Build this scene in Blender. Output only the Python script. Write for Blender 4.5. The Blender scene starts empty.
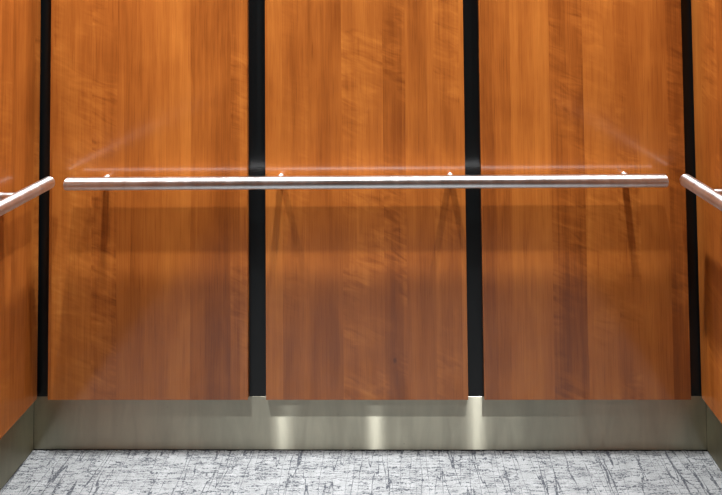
import bpy, bmesh, math, random
from mathutils import Matrix, Vector
random.seed(7)
S = bpy.context.scene
C = S.collection
W, T, DEP, HT = 1.016, 0.015, 1.90, 2.66      # half width, panel thickness, depth and height of the cab
KZ = 0.1566                                     # top of the steel kick plate

# ------------------------------------------------------------------ node helpers
class NT:
    def __init__(s, name):
        s.m = bpy.data.materials.new(name); s.m.use_nodes = True
        s.t = s.m.node_tree; s.t.nodes.clear()
        s.out = s.n('ShaderNodeOutputMaterial'); s.b = s.n('ShaderNodeBsdfPrincipled')
        s.l(s.b.outputs[0], s.out.inputs[0])
    def n(s, k, **kw):
        x = s.t.nodes.new(k)
        for a, v in kw.items(): setattr(x, a, v)
        return x
    def l(s, a, b): s.t.links.new(a, b)
    def put(s, sock, v):
        if hasattr(v, 'is_output'): s.l(v, sock)
        else: sock.default_value = v
    def math(s, op, a, b=0.0, c=0.0):
        x = s.n('ShaderNodeMath', operation=op)
        s.put(x.inputs[0], a); s.put(x.inputs[1], b); s.put(x.inputs[2], c)
        return x.outputs[0]
    def comb(s, x, y, z):
        c = s.n('ShaderNodeCombineXYZ')
        for i, v in enumerate((x, y, z)): s.put(c.inputs[i], v)
        return c.outputs[0]
    def noise(s, vec, scale=1, detail=2, rough=.5, dist=0):
        x = s.n('ShaderNodeTexNoise'); s.l(vec, x.inputs['Vector'])
        x.inputs['Scale'].default_value = scale; x.inputs['Detail'].default_value = detail
        x.inputs['Roughness'].default_value = rough; x.inputs['Distortion'].default_value = dist
        return x.outputs['Fac']
    def rng(s, v, a, b, c=0., d=1., smooth=False):
        x = s.n('ShaderNodeMapRange'); x.interpolation_type = 'SMOOTHSTEP' if smooth else 'LINEAR'
        s.put(x.inputs[0], v)
        for i, q in enumerate((a, b, c, d)): x.inputs[i+1].default_value = q
        return x.outputs[0]
    def ramp(s, v, stops):
        x = s.n('ShaderNodeValToRGB'); s.l(v, x.inputs[0]); e = x.color_ramp.elements
        while len(e) < len(stops): e.new(.5)
        for q, (p, c) in zip(e, stops): q.position = p; q.color = (*c, 1)
        return x.outputs[0]
    def mix(s, f, a, b, mode='MIX'):
        x = s.n('ShaderNodeMix', data_type='RGBA', blend_type=mode)
        s.put(x.inputs[0], f)
        for sock, v in ((x.inputs[6], a), (x.inputs[7], b)):
            if isinstance(v, tuple): v = (*v, 1) if len(v) == 3 else v
            s.put(sock, v)
        return x.outputs[2]
    def bump(s, h, dist, strength=1.0):
        x = s.n('ShaderNodeBump'); x.inputs['Distance'].default_value = dist
        x.inputs['Strength'].default_value = strength; s.l(h, x.inputs['Height'])
        s.l(x.outputs[0], s.b.inputs['Normal'])
    def p(s, **kw):
        for k, v in kw.items():
            k = k.replace('_', ' ')
            if isinstance(v, tuple): v = (*v, 1)
            s.put(s.b.inputs[k], v)
        return s

def mat_wood():
    t = NT('cherry_veneer')
    tc = t.n('ShaderNodeTexCoord'); sp = t.n('ShaderNodeSeparateXYZ'); t.l(tc.outputs['Object'], sp.inputs[0])
    at = t.n('ShaderNodeAttribute', attribute_type='OBJECT', attribute_name='grain_seed'); seed = at.outputs['Fac']
    x, z = sp.outputs[0], sp.outputs[2]
    so = t.math('MULTIPLY', seed, 7.31)
    xs = t.math('ADD', x, so)
    # slight waver so that strips are not ruler straight
    wv = t.noise(t.comb(t.math('MULTIPLY', xs, 3.), 0., t.math('MULTIPLY', z, 1.6)), 1, 2)
    xw = t.math('MULTIPLY_ADD', t.math('SUBTRACT', wv, .5), .006, xs)
    def strips(sc):
        v = t.n('ShaderNodeTexVoronoi', voronoi_dimensions='1D', feature='F1')
        t.l(xw, v.inputs['W']); v.inputs['Scale'].default_value = sc; v.inputs['Randomness'].default_value = .9
        c = t.n('ShaderNodeSeparateColor'); t.l(v.outputs['Color'], c.inputs[0]); return c.outputs
    s1 = strips(11.); s2 = strips(27.)
    zz = t.math('MULTIPLY_ADD', s1[1], 13., z)          # each strip has its own length offset
    fine = t.noise(t.comb(t.math('MULTIPLY', xw, 420.), seed, t.math('MULTIPLY', zz, 5.)), 1, 3, .65)
    med = t.noise(t.comb(t.math('MULTIPLY', xw, 95.), seed, t.math('MULTIPLY', zz, 1.6)), 1, 3, .6)
    big = t.noise(t.comb(t.math('MULTIPLY', xw, 16.), seed, t.math('MULTIPLY', zz, 2.0)), 1, 3, .55, .4)
    cloud = t.noise(t.comb(t.math('MULTIPLY', xw, 7.), seed, t.math('MULTIPLY', z, 5.)), 1, 3, .5, .6)
    curl = t.noise(t.comb(t.math('MULTIPLY', xw, 11.), seed, t.math('MULTIPLY_ADD', xw, 14., t.math('MULTIPLY', zz, 38.))), 1, 3, .6, .9)
    cm = t.math('MULTIPLY', t.rng(s1[0], .45, .9), t.rng(cloud, .38, .6, 0, 1, True))
    pores = t.rng(t.noise(t.comb(t.math('MULTIPLY', xw, 900.), seed, t.math('MULTIPLY', zz, 9.)), 1, 2, .5), .56, .70)
    v = t.math('MULTIPLY_ADD', t.math('SUBTRACT', s1[2], .5), .20, .5)
    v = t.math('MULTIPLY_ADD', t.math('SUBTRACT', s2[0], .5), .09, v)
    v = t.math('MULTIPLY_ADD', t.math('SUBTRACT', fine, .5), .20, v)
    v = t.math('MULTIPLY_ADD', t.math('SUBTRACT', med, .5), .24, v)
    v = t.math('MULTIPLY_ADD', t.math('SUBTRACT', big, .5), .50, v)
    v = t.math('MULTIPLY_ADD', t.math('SUBTRACT', cloud, .5), .28, v)
    v = t.math('MULTIPLY_ADD', t.math('MULTIPLY', t.math('SUBTRACT', curl, .5), cm), .8, v)
    v = t.math('MULTIPLY_ADD', pores, -.17, v)
    col = t.ramp(v, [(0.0, (.12, .030, .009)), (.30, (.245, .064, .010)), (.5, (.385, .113, .0185)), (.72, (.515, .170, .029)), (1., (.66, .29, .065))])
    # a few pin knots with a swirl of darker grain
    kv = t.n('ShaderNodeTexVoronoi', voronoi_dimensions='3D'); t.l(t.comb(t.math('MULTIPLY', xs, 5.), seed, t.math('MULTIPLY', z, 3.2)), kv.inputs['Vector'])
    kv.inputs['Scale'].default_value = 1.; kc = t.n('ShaderNodeSeparateColor'); t.l(kv.outputs['Color'], kc.inputs[0])
    kn = t.math('MULTIPLY', t.rng(kv.outputs['Distance'], .012, .034, 1, 0), t.rng(kc.outputs[0], .35, .4))
    kn2 = t.math('MULTIPLY', t.rng(kv.outputs['Distance'], .03, .13, 1, 0, True), t.rng(kc.outputs[0], .35, .4))
    col = t.mix(t.math('MULTIPLY', kn2, .20), col, (.20, .05, .012))
    col = t.mix(t.math('MULTIPLY', kn, .75), col, (.10, .026, .008))
    t.p(Base_Color=col, Roughness=.48, Coat_Weight=.95, Coat_IOR=1.56, Coat_Roughness=.15, Specular_IOR_Level=.05)
    t.bump(fine, .00006, .35)
    return t.m

def mat_steel(name, col, rough, aniso, streak=True, rot=.25, twin=False):
    t = NT(name)
    t.p(Metallic=1., Anisotropic=aniso, Anisotropic_Rotation=rot)
    tc = t.n('ShaderNodeTexCoord'); sp = t.n('ShaderNodeSeparateXYZ'); t.l(tc.outputs['UV'], sp.inputs[0])
    tg = t.n('ShaderNodeTangent', direction_type='UV_MAP'); t.l(tg.outputs[0], t.b.inputs['Tangent'])
    u, v = sp.outputs[0], sp.outputs[1]
    br = t.noise(t.comb(t.math('MULTIPLY', u, 3.), t.math('MULTIPLY', v, 900.), 0.), 1, 3, .7)
    bl = t.noise(t.comb(t.math('MULTIPLY', u, 22.), t.math('MULTIPLY', v, 4.), 3.), 1, 4, .6, .5)
    lo = tuple(c*.84 for c in col); hi = tuple(min(1, c*1.1) for c in col)
    c = t.mix(t.rng(bl, .3, .7), lo, hi)
    c = t.mix(t.rng(br, .3, .7, 0, .25), c, lo)
    if streak:      # scuffs and specks near the carpet
        sc = t.rng(t.noise(t.comb(t.math('MULTIPLY', u, 60.), t.math('MULTIPLY', v, 90.), 9.), 1, 2, .5), .72, .80)
        c = t.mix(t.math('MULTIPLY', sc, .35), c, (.10, .095, .085))
    t.p(Base_Color=c, Roughness=t.rng(bl, .3, .7, rough-.04, rough+.06))
    if twin:        # a second, tighter lobe: horizontal brush lines smear lamp glints up and down
        g = t.n('ShaderNodeBsdfAnisotropic', distribution='BECKMANN'); t.put(g.inputs['Color'], c)
        g.inputs['Roughness'].default_value = .32; g.inputs['Anisotropy'].default_value = .86; g.inputs['Rotation'].default_value = 0.
        t.l(tg.outputs[0], g.inputs['Tangent'])
        mx = t.n('ShaderNodeMixShader'); mx.inputs[0].default_value = .55
        t.l(t.b.outputs[0], mx.inputs[1]); t.l(g.outputs[0], mx.inputs[2]); t.l(mx.outputs[0], t.out.inputs[0])
    return t.m

def mat_plain(name, col, rough=.5, metal=0., spec=.5, var=.12, scale=8., ):
    t = NT(name); tc = t.n('ShaderNodeTexCoord')
    nz = t.noise(tc.outputs['Object'], scale, 4, .6)
    c = t.mix(nz, tuple(q*(1-var) for q in col), tuple(min(1, q*(1+var)) for q in col))
    return t.p(Base_Color=c, Roughness=rough, Metallic=metal, Specular_IOR_Level=spec).m

def mat_emit(name, col, k):
    t = NT(name)
    return t.p(Base_Color=col, Emission_Color=col, Emission_Strength=k, Roughness=.4).m

def mat_carpet():
    t = NT('woven_loop_carpet'); tc = t.n('ShaderNodeTexCoord'); sp = t.n('ShaderNodeSeparateXYZ'); t.l(tc.outputs['Object'], sp.inputs[0])
    x, y = sp.outputs[0], sp.outputs[1]
    M = t.math
    j = t.noise(t.comb(M('MULTIPLY', x, 160.), M('MULTIPLY', y, 160.), 0.), 1, 2)
    xj = M('MULTIPLY_ADD', M('SUBTRACT', j, .5), .003, x); yj = M('MULTIPLY_ADD', M('SUBTRACT', j, .5), .006, y)
    def thread(nz, w):      # thin wandering lines along a noise contour
        return t.rng(M('ABSOLUTE', M('SUBTRACT', nz, .5)), w*.5, w, 1, 0)
    rows = t.noise(t.comb(M('MULTIPLY', x, 10.), M('MULTIPLY', yj, 95.), 1.), 1, 2, .6)
    rows2 = t.noise(t.comb(M('MULTIPLY', x, 30.), M('MULTIPLY', yj, 250.), 1.), 1, 2, .6)
    cols = t.noise(t.comb(M('MULTIPLY', xj, 46.), M('MULTIPLY', y, 5.), 5.), 1, 1, .4)
    patch = t.noise(t.comb(M('MULTIPLY', x, 12.), M('MULTIPLY', y, 28.), 2.), 1, 2, .5)
    dash = t.noise(t.comb(M('MULTIPLY', x, 170.), M('MULTIPLY', y, 300.), 7.), 1, 2, .5)
    r = M('MULTIPLY', thread(rows, .035), t.rng(dash, .40, .52, .2, 1.))
    r2 = M('MULTIPLY', t.rng(rows2, .50, .58), t.rng(patch, .44, .60, .12, .85))
    r2 = M('MULTIPLY', r2, t.rng(dash, .40, .55, .3, 1.))
    c = M('MULTIPLY', thread(cols, .019), t.rng(dash, .36, .46, .3, 1.))
    spk = t.rng(t.noise(t.comb(M('MULTIPLY', x, 420.), M('MULTIPLY', y, 420.), 3.), 1, 2, .6), .54, .70)
    a = M('MAXIMUM', M('MULTIPLY', r, .85), M('MULTIPLY', c, .85)); a = M('MAXIMUM', a, M('MULTIPLY', r2, .75)); a = M('MAXIMUM', a, M('MULTIPLY', spk, .60))
    tone = t.noise(tc.outputs['Object'], 30., 3)
    base = t.mix(tone, (.12, .123, .123), (.23, .234, .234))
    col = t.mix(a, base, (.012, .014, .021))
    t.p(Base_Color=col, Roughness=.95, Specular_IOR_Level=.1)
    t.bump(spk, .0015, .5)
    return t.m

WOOD = mat_wood()
STEEL = mat_steel('brushed_stainless_kick_plate', (.56, .535, .42), .44, .97, twin=True)
RAIL = mat_steel('satin_stainless_tube', (.86, .86, .855), .38, .75, False, 0.)
BLACK = mat_plain('black_satin_laminate', (.0045, .0058, .0062), .30, 0, .28)
WHITE = mat_plain('white_ceiling_paint', (.16, .16, .155), .6)
DOORM = mat_steel('brushed_door_steel', (.26, .255, .245), .32, .5)
CARPET = mat_carpet()
DARKB = mat_plain('dark_carpet_backing', (.03, .03, .028), .9)
LENS = mat_emit('lit_lamp_lens', (1., .94, .84), 6.)

# ------------------------------------------------------------------ mesh helpers
def link(name, bm, m, parent=None, loc=(0,0,0), rot=0., smooth=False):
    me = bpy.data.meshes.new(name); bm.normal_update(); bm.to_mesh(me); bm.free()
    for f in me.polygons: f.use_smooth = smooth
    me.materials.append(m)
    o = bpy.data.objects.new(name, me); C.objects.link(o); o.location = loc; o.rotation_euler = (0, 0, rot)
    if parent: o.parent = parent
    return o
def box_bm(lo, hi, bev=0., seg=2, bm=None):
    b = bm or bmesh.new()
    r = bmesh.ops.create_cube(b, size=1.)
    for v in r['verts']:
        v.co = Vector([lo[i] + (v.co[i]+.5)*(hi[i]-lo[i]) for i in range(3)])
    if bev: bmesh.ops.bevel(b, geom=b.edges[:], offset=bev, segments=seg, affect='EDGES', profile=.5)
    return b
def uv_planar(bm, ax=0):      # u along the wall, v up
    uv = bm.loops.layers.uv.new('UVMap')
    for f in bm.faces:
        for l in f.loops:
            c = l.vert.co; l[uv].uv = ((c[ax]) , c[2] + (c[1-ax])*1.0)
def struct(o):
    o['kind'] = 'structure'; return o
def empty(name, loc, rot=0.):
    o = bpy.data.objects.new(name, None); C.objects.link(o); o.location = loc; o.rotation_euler = (0,0,rot)
    o.empty_display_size = .1; return o
def tag(o, label, cat, group=None):
    o['label'] = label; o['category'] = cat
    if group: o['group'] = group
    return o
def lathe(profile, axis, n=40, close=True):
    """revolve (along, radius) pairs around the axis 'X' or 'Y' or 'Z'"""
    bm = bmesh.new(); rings = []
    uv = bm.loops.layers.uv.new('UVMap')
    def co(a, r, th):
        c, s = math.cos(th)*r, math.sin(th)*r
        return {'X': (a, c, s), 'Y': (c, a, s), 'Z': (c, s, a)}[axis]
    for a, r in profile:
        if r < 1e-6: rings.append([bm.verts.new(co(a, 0, 0))])
        else: rings.append([bm.verts.new(co(a, r, 2*math.pi*k/n)) for k in range(n)])
    for i in range(len(rings)-1):
        A, B = rings[i], rings[i+1]
        for k in range(n):
            k2 = (k+1) % n
            vs = [A[k % len(A)], A[k2 % len(A)], B[k2 % len(B)], B[k % len(B)]]
            u = []
            for v in vs:
                if v not in u: u.append(v)
            if len(u) > 2:
                f = bm.faces.new(u)
                for l in f.loops:
                    al = profile[i][0] if l.vert in A else profile[i+1][0]
                    kk = k if (l.vert is A[k % len(A)] or l.vert is B[k % len(B)]) else k+1
                    l[uv].uv = (al, .12*kk/n)
    bmesh.ops.recalc_face_normals(bm, faces=bm.faces[:])
    return bm

# ------------------------------------------------------------------ the cab shell
struct(link('floor', box_bm((-W, -DEP, -.03), (W, .0, -.004)), DARKB))
struct(link('ceiling', box_bm((-W-.05, -DEP-.05, HT), (W+.05, .05, HT+.04)), WHITE))
struct(link('wall_back', box_bm((-W-.05, .002, -.03), (W+.05, .05, HT)), BLACK))
struct(link('wall_left', box_bm((-W-.05, -DEP, -.03), (-W-.002, .0019, HT)), BLACK))
struct(link('wall_right', box_bm((W+.002, -DEP, -.03), (W+.05, .0019, HT)), BLACK))
# front wall with the closed sliding door (behind the camera)
bm = box_bm((-W-.05, -DEP-.05, -.03), (-.53, -DEP, HT))
box_bm((.53, -DEP-.05, -.03), (W+.05, -DEP, HT), bm=bm)
box_bm((-.53, -DEP-.05, 2.13), (.53, -DEP, HT), bm=bm); uv_planar(bm)
struct(link('wall_front', bm, DOORM))
d = empty('door_1', (0, -DEP-.03, 0)); struct(d)
for s in (-1, 1):
    bm = box_bm((min(.002*s, .53*s), -.015, .004), (max(.002*s, .53*s), .015, 2.128), .002); uv_planar(bm)
    link('door_panel', bm, DOORM, d)
# kick plates
def plate(name, lo, hi, ax):
    bm = box_bm(lo, hi, .0006, 1); uv_planar(bm, ax); return struct(link(name, bm, STEEL))
plate('baseboard_back', (-W, 0, .0), (W, .0019, KZ), 0)
plate('baseboard_left', (-W-.0019, -DEP+.001, .0), (-W, -.0003, KZ), 1)
plate('baseboard_right', (W, -DEP+.001, .0), (W+.0019, -.0003, KZ), 1)

# carpet: a displaced loop-pile surface, finely meshed where it meets the back wall
def carpet():
    bm = bmesh.new()
    from mathutils import noise as N
    xs = [-W+.001 + i*(2*W-.002)/620 for i in range(621)]
    ys = [-.001 - .0032*j for j in range(95)]
    y = ys[-1]
    while y > -DEP+.06: y -= .05; ys.append(y)
    ys.append(-DEP+.001)
    grid = []
    for j, yy in enumerate(ys):
        row = []
        near = j < 95
        st = 1 if near else 20
        for i in range(0, 621, st):
            xx = xs[i]
            h = 0
            if near:
                h = .0016*N.noise((xx*260, yy*260, 0)) + .0012*N.noise((xx*40, yy*300, 4.)) + random.uniform(-.0007, .0007)
                if j == 0: h += -.003 + random.uniform(-.001, .0025)
                if j == 94: h = 0
            row.append(bm.verts.new((xx, yy, h)))
        grid.append(row)
    for j in range(len(grid)-1):
        A, B = grid[j], grid[j+1]
        if len(A) == len(B):
            for i in range(len(A)-1): bm.faces.new((A[i], B[i], B[i+1], A[i+1]))
        else:
            for i in range(len(B)-1): bm.faces.new((A[i*20], B[i], B[i+1], A[(i+1)*20]) if False else [A[k] for k in range((i+1)*20, i*20-1, -1)] + [B[i], B[i+1]])
    for r in (grid[0],):
        prev = [bm.verts.new((v.co.x, v.co.y, -.0045)) for v in r]
        for i in range(len(r)-1): bm.faces.new((r[i+1], prev[i+1], prev[i], r[i]))
    bmesh.ops.recalc_face_normals(bm, faces=bm.faces[:])
    if sum(f.normal.z for f in bm.faces) < 0: bmesh.ops.reverse_faces(bm, faces=bm.faces[:])
    o = link('carpet', bm, CARPET, smooth=True)
    return o
tag(carpet(), 'pale grey and white cross-hatched loop carpet with dark slate threads covering the elevator floor', 'carpet')

# ------------------------------------------------------------------ wood wall panels
def panel(x, y, rot, width, seed, label, group=None):
    bm = box_bm((-width/2, -T, KZ), (width/2, .001, HT-.06), .0012, 2)
    o = link('wood_wall_panel', bm, WOOD, loc=(x, y, 0), rot=rot)
    o['grain_seed'] = float(seed)
    tag(o, label, 'wall panel', 'cherry wood wall panels')
    return o
EO, R1, R2, R3 = .9655, .3585, .3035, .3515     # outer edges and the two black reveals
panel(-(EO+R1)/2, 0, 0, EO-R1, 1.37, 'cherry wood veneer panel on the back wall, between the left corner and the left black strip')
panel(0, 0, 0, 2*R2, 3.13, 'middle cherry wood veneer panel of the back wall, between the two black strips')
panel((EO+R3)/2, 0, 0, EO-R3, 5.71, 'cherry wood veneer panel on the back wall, between the right black strip and the right corner')
pw = .575
WH = ['next to the back corner, partly cut by the picture edge', 'second from the back corner', 'nearest the doors']
for side, sgn in (('left', -1), ('right', 1)):
    for k in range(3):
        yc = (-.009 if sgn < 0 else -.005) - pw/2 - k*(pw+.0486)
        panel(sgn*W, yc, -sgn*math.pi/2, pw, 8.2+k*2.3+sgn*.9, 'cherry wood panel on the %s side wall, %s' % (side, WH[k]))

# ------------------------------------------------------------------ handrails
RZ, RR = .8195, .0188
def handrail(loc, rot, half, brackets, label, SO, z=RZ):
    """local x runs along the rail, local -y points into the cab, y=0 is the wood face"""
    root = empty('handrail', (loc[0], loc[1], 0), rot)
    tag(root, label, 'handrail', 'steel handrails')
    L = half-.004
    link('tube', lathe([(-L, RR), (-L*.5, RR), (0, RR), (L*.5, RR), (L, RR)], 'X', 64), RAIL, root, (0, -SO, z), smooth=True)
    for s in (-1, 1):
        pr = [(s*(L-.006), RR-.0006), (s*(L+.0002), RR-.0006), (s*L, RR)]
        for q in range(1, 7):
            a = q/6*math.pi/2; pr.append((s*(L+.004*math.sin(a)), RR-.004*(1-math.cos(a))))
        pr.append((s*(L+.004), 0.))
        link('end_cap', lathe(pr[2:], 'X', 64), RAIL, root, (0, -SO, z), smooth=True)
    for bx in brackets:
        # rod leaves the back of the tube near its top and runs into a small rosette on the wood
        b = link('bracket', lathe([(-SO+.004, 0), (-SO+.004, .0095), (-.030, .0095), (-.0035, .0095), (-.0035, 0.)], 'Y', 24), RAIL, root, (bx, 0, z+.001), smooth=True)
        link('flange', lathe([(-.0036, 0), (-.0036, .0100), (-.0026, .0108), (.0, .0108)], 'Y', 28), RAIL, b, (0, 0, 0), smooth=True)
    return root
HL = .8850
handrail((0, -T), 0, HL, [-.7886, -.2557, .2576, .7817], 'long horizontal stainless steel handrail across the back wall on four short brackets', .048, .8182)
s1 = 1.62
for side, sgn in (('left', -1), ('right', 1)):
    rot = -sgn*math.pi/2; s0 = .056 if sgn < 0 else .066
    yc = -(s0+s1)/2; hh = (s1-s0)/2
    # local x maps to world y by the rotation's sign
    bl = [(-.175-yc), (-.70-yc), (-1.20-yc)]
    bl = [v*(-sgn) for v in bl]
    handrail((sgn*(W-T), yc), rot, hh, bl, 'stainless steel handrail on the %s side wall, only its rear end in the picture' % side, .061, .8205)

# ------------------------------------------------------------------ ceiling downlights (3 rows of 3)
LX = (-.71, -.08, .61)
LY = (-.224, -.638, -1.40)
POW = (122., 62., 14.)
BEAM = (58., 63., 72.)
def downlight(x, y, p, beam):
    r = empty('ceiling_light', (x, y, HT)); tag(r, 'round recessed downlight in the white elevator ceiling', 'ceiling light', 'recessed ceiling downlights')
    link('trim_ring', lathe([(-.0005, .036), (-.006, .038), (-.006, .050), (-.0005, .054)], 'Z', 40), RAIL, r, smooth=True)
    link('lens', lathe([(-.002, .0), (-.002, .0375)], 'Z', 40), LENS, r)
    l = bpy.data.lights.new('downlight', 'AREA'); l.shape = 'DISK'; l.size = .05; l.energy = p; l.color = (.97, .985, 1.); l.spread = math.radians(beam)
    o = bpy.data.objects.new('lamp', l); C.objects.link(o); o.parent = r; o.location = (0, 0, -.008)
for y, p, b in zip(LY, POW, BEAM):
    for x in LX: downlight(x, y, p, b)

w = bpy.data.worlds.new('world'); S.world = w; w.use_nodes = True
w.node_tree.nodes['Background'].inputs[0].default_value = (.8, .85, 1, 1); w.node_tree.nodes['Background'].inputs[1].default_value = .0

# ------------------------------------------------------------------ camera
F, PX, PY = 560., 390.4556, -17.1324
yaw, pitch, roll = -.01351, .03123, -.00985
Ry = Matrix(((math.cos(yaw), -math.sin(yaw), 0), (math.sin(yaw), math.cos(yaw), 0), (0, 0, 1)))
Rp = Matrix(((1, 0, 0), (0, math.cos(pitch), math.sin(pitch)), (0, -math.sin(pitch), math.cos(pitch))))
Rr = Matrix(((math.cos(roll), 0, math.sin(roll)), (0, 1, 0), (-math.sin(roll), 0, math.cos(roll))))
R = Rr @ Rp @ Ry                     # rows: right, forward, up
cd = bpy.data.cameras.new('camera'); cam = bpy.data.objects.new('camera', cd); C.objects.link(cam)
rot = Matrix((R[0], R[2], -R[1])).transposed()
cam.matrix_world = Matrix.Translation((.10604, -1.7305, 1.35352)) @ rot.to_4x4()
cd.sensor_fit = 'HORIZONTAL'; cd.sensor_width = 36.; cd.lens = F/722*36
cd.shift_x = -(PX-361)/722; cd.shift_y = (PY-247.5)/722
cd.clip_start = .02
S.camera = cam
S.view_settings.view_transform = 'Standard'; S.view_settings.look = 'None'
S.view_settings.exposure = -3.3; S.view_settings.gamma = 1.; S.view_settings.use_curve_mapping = False
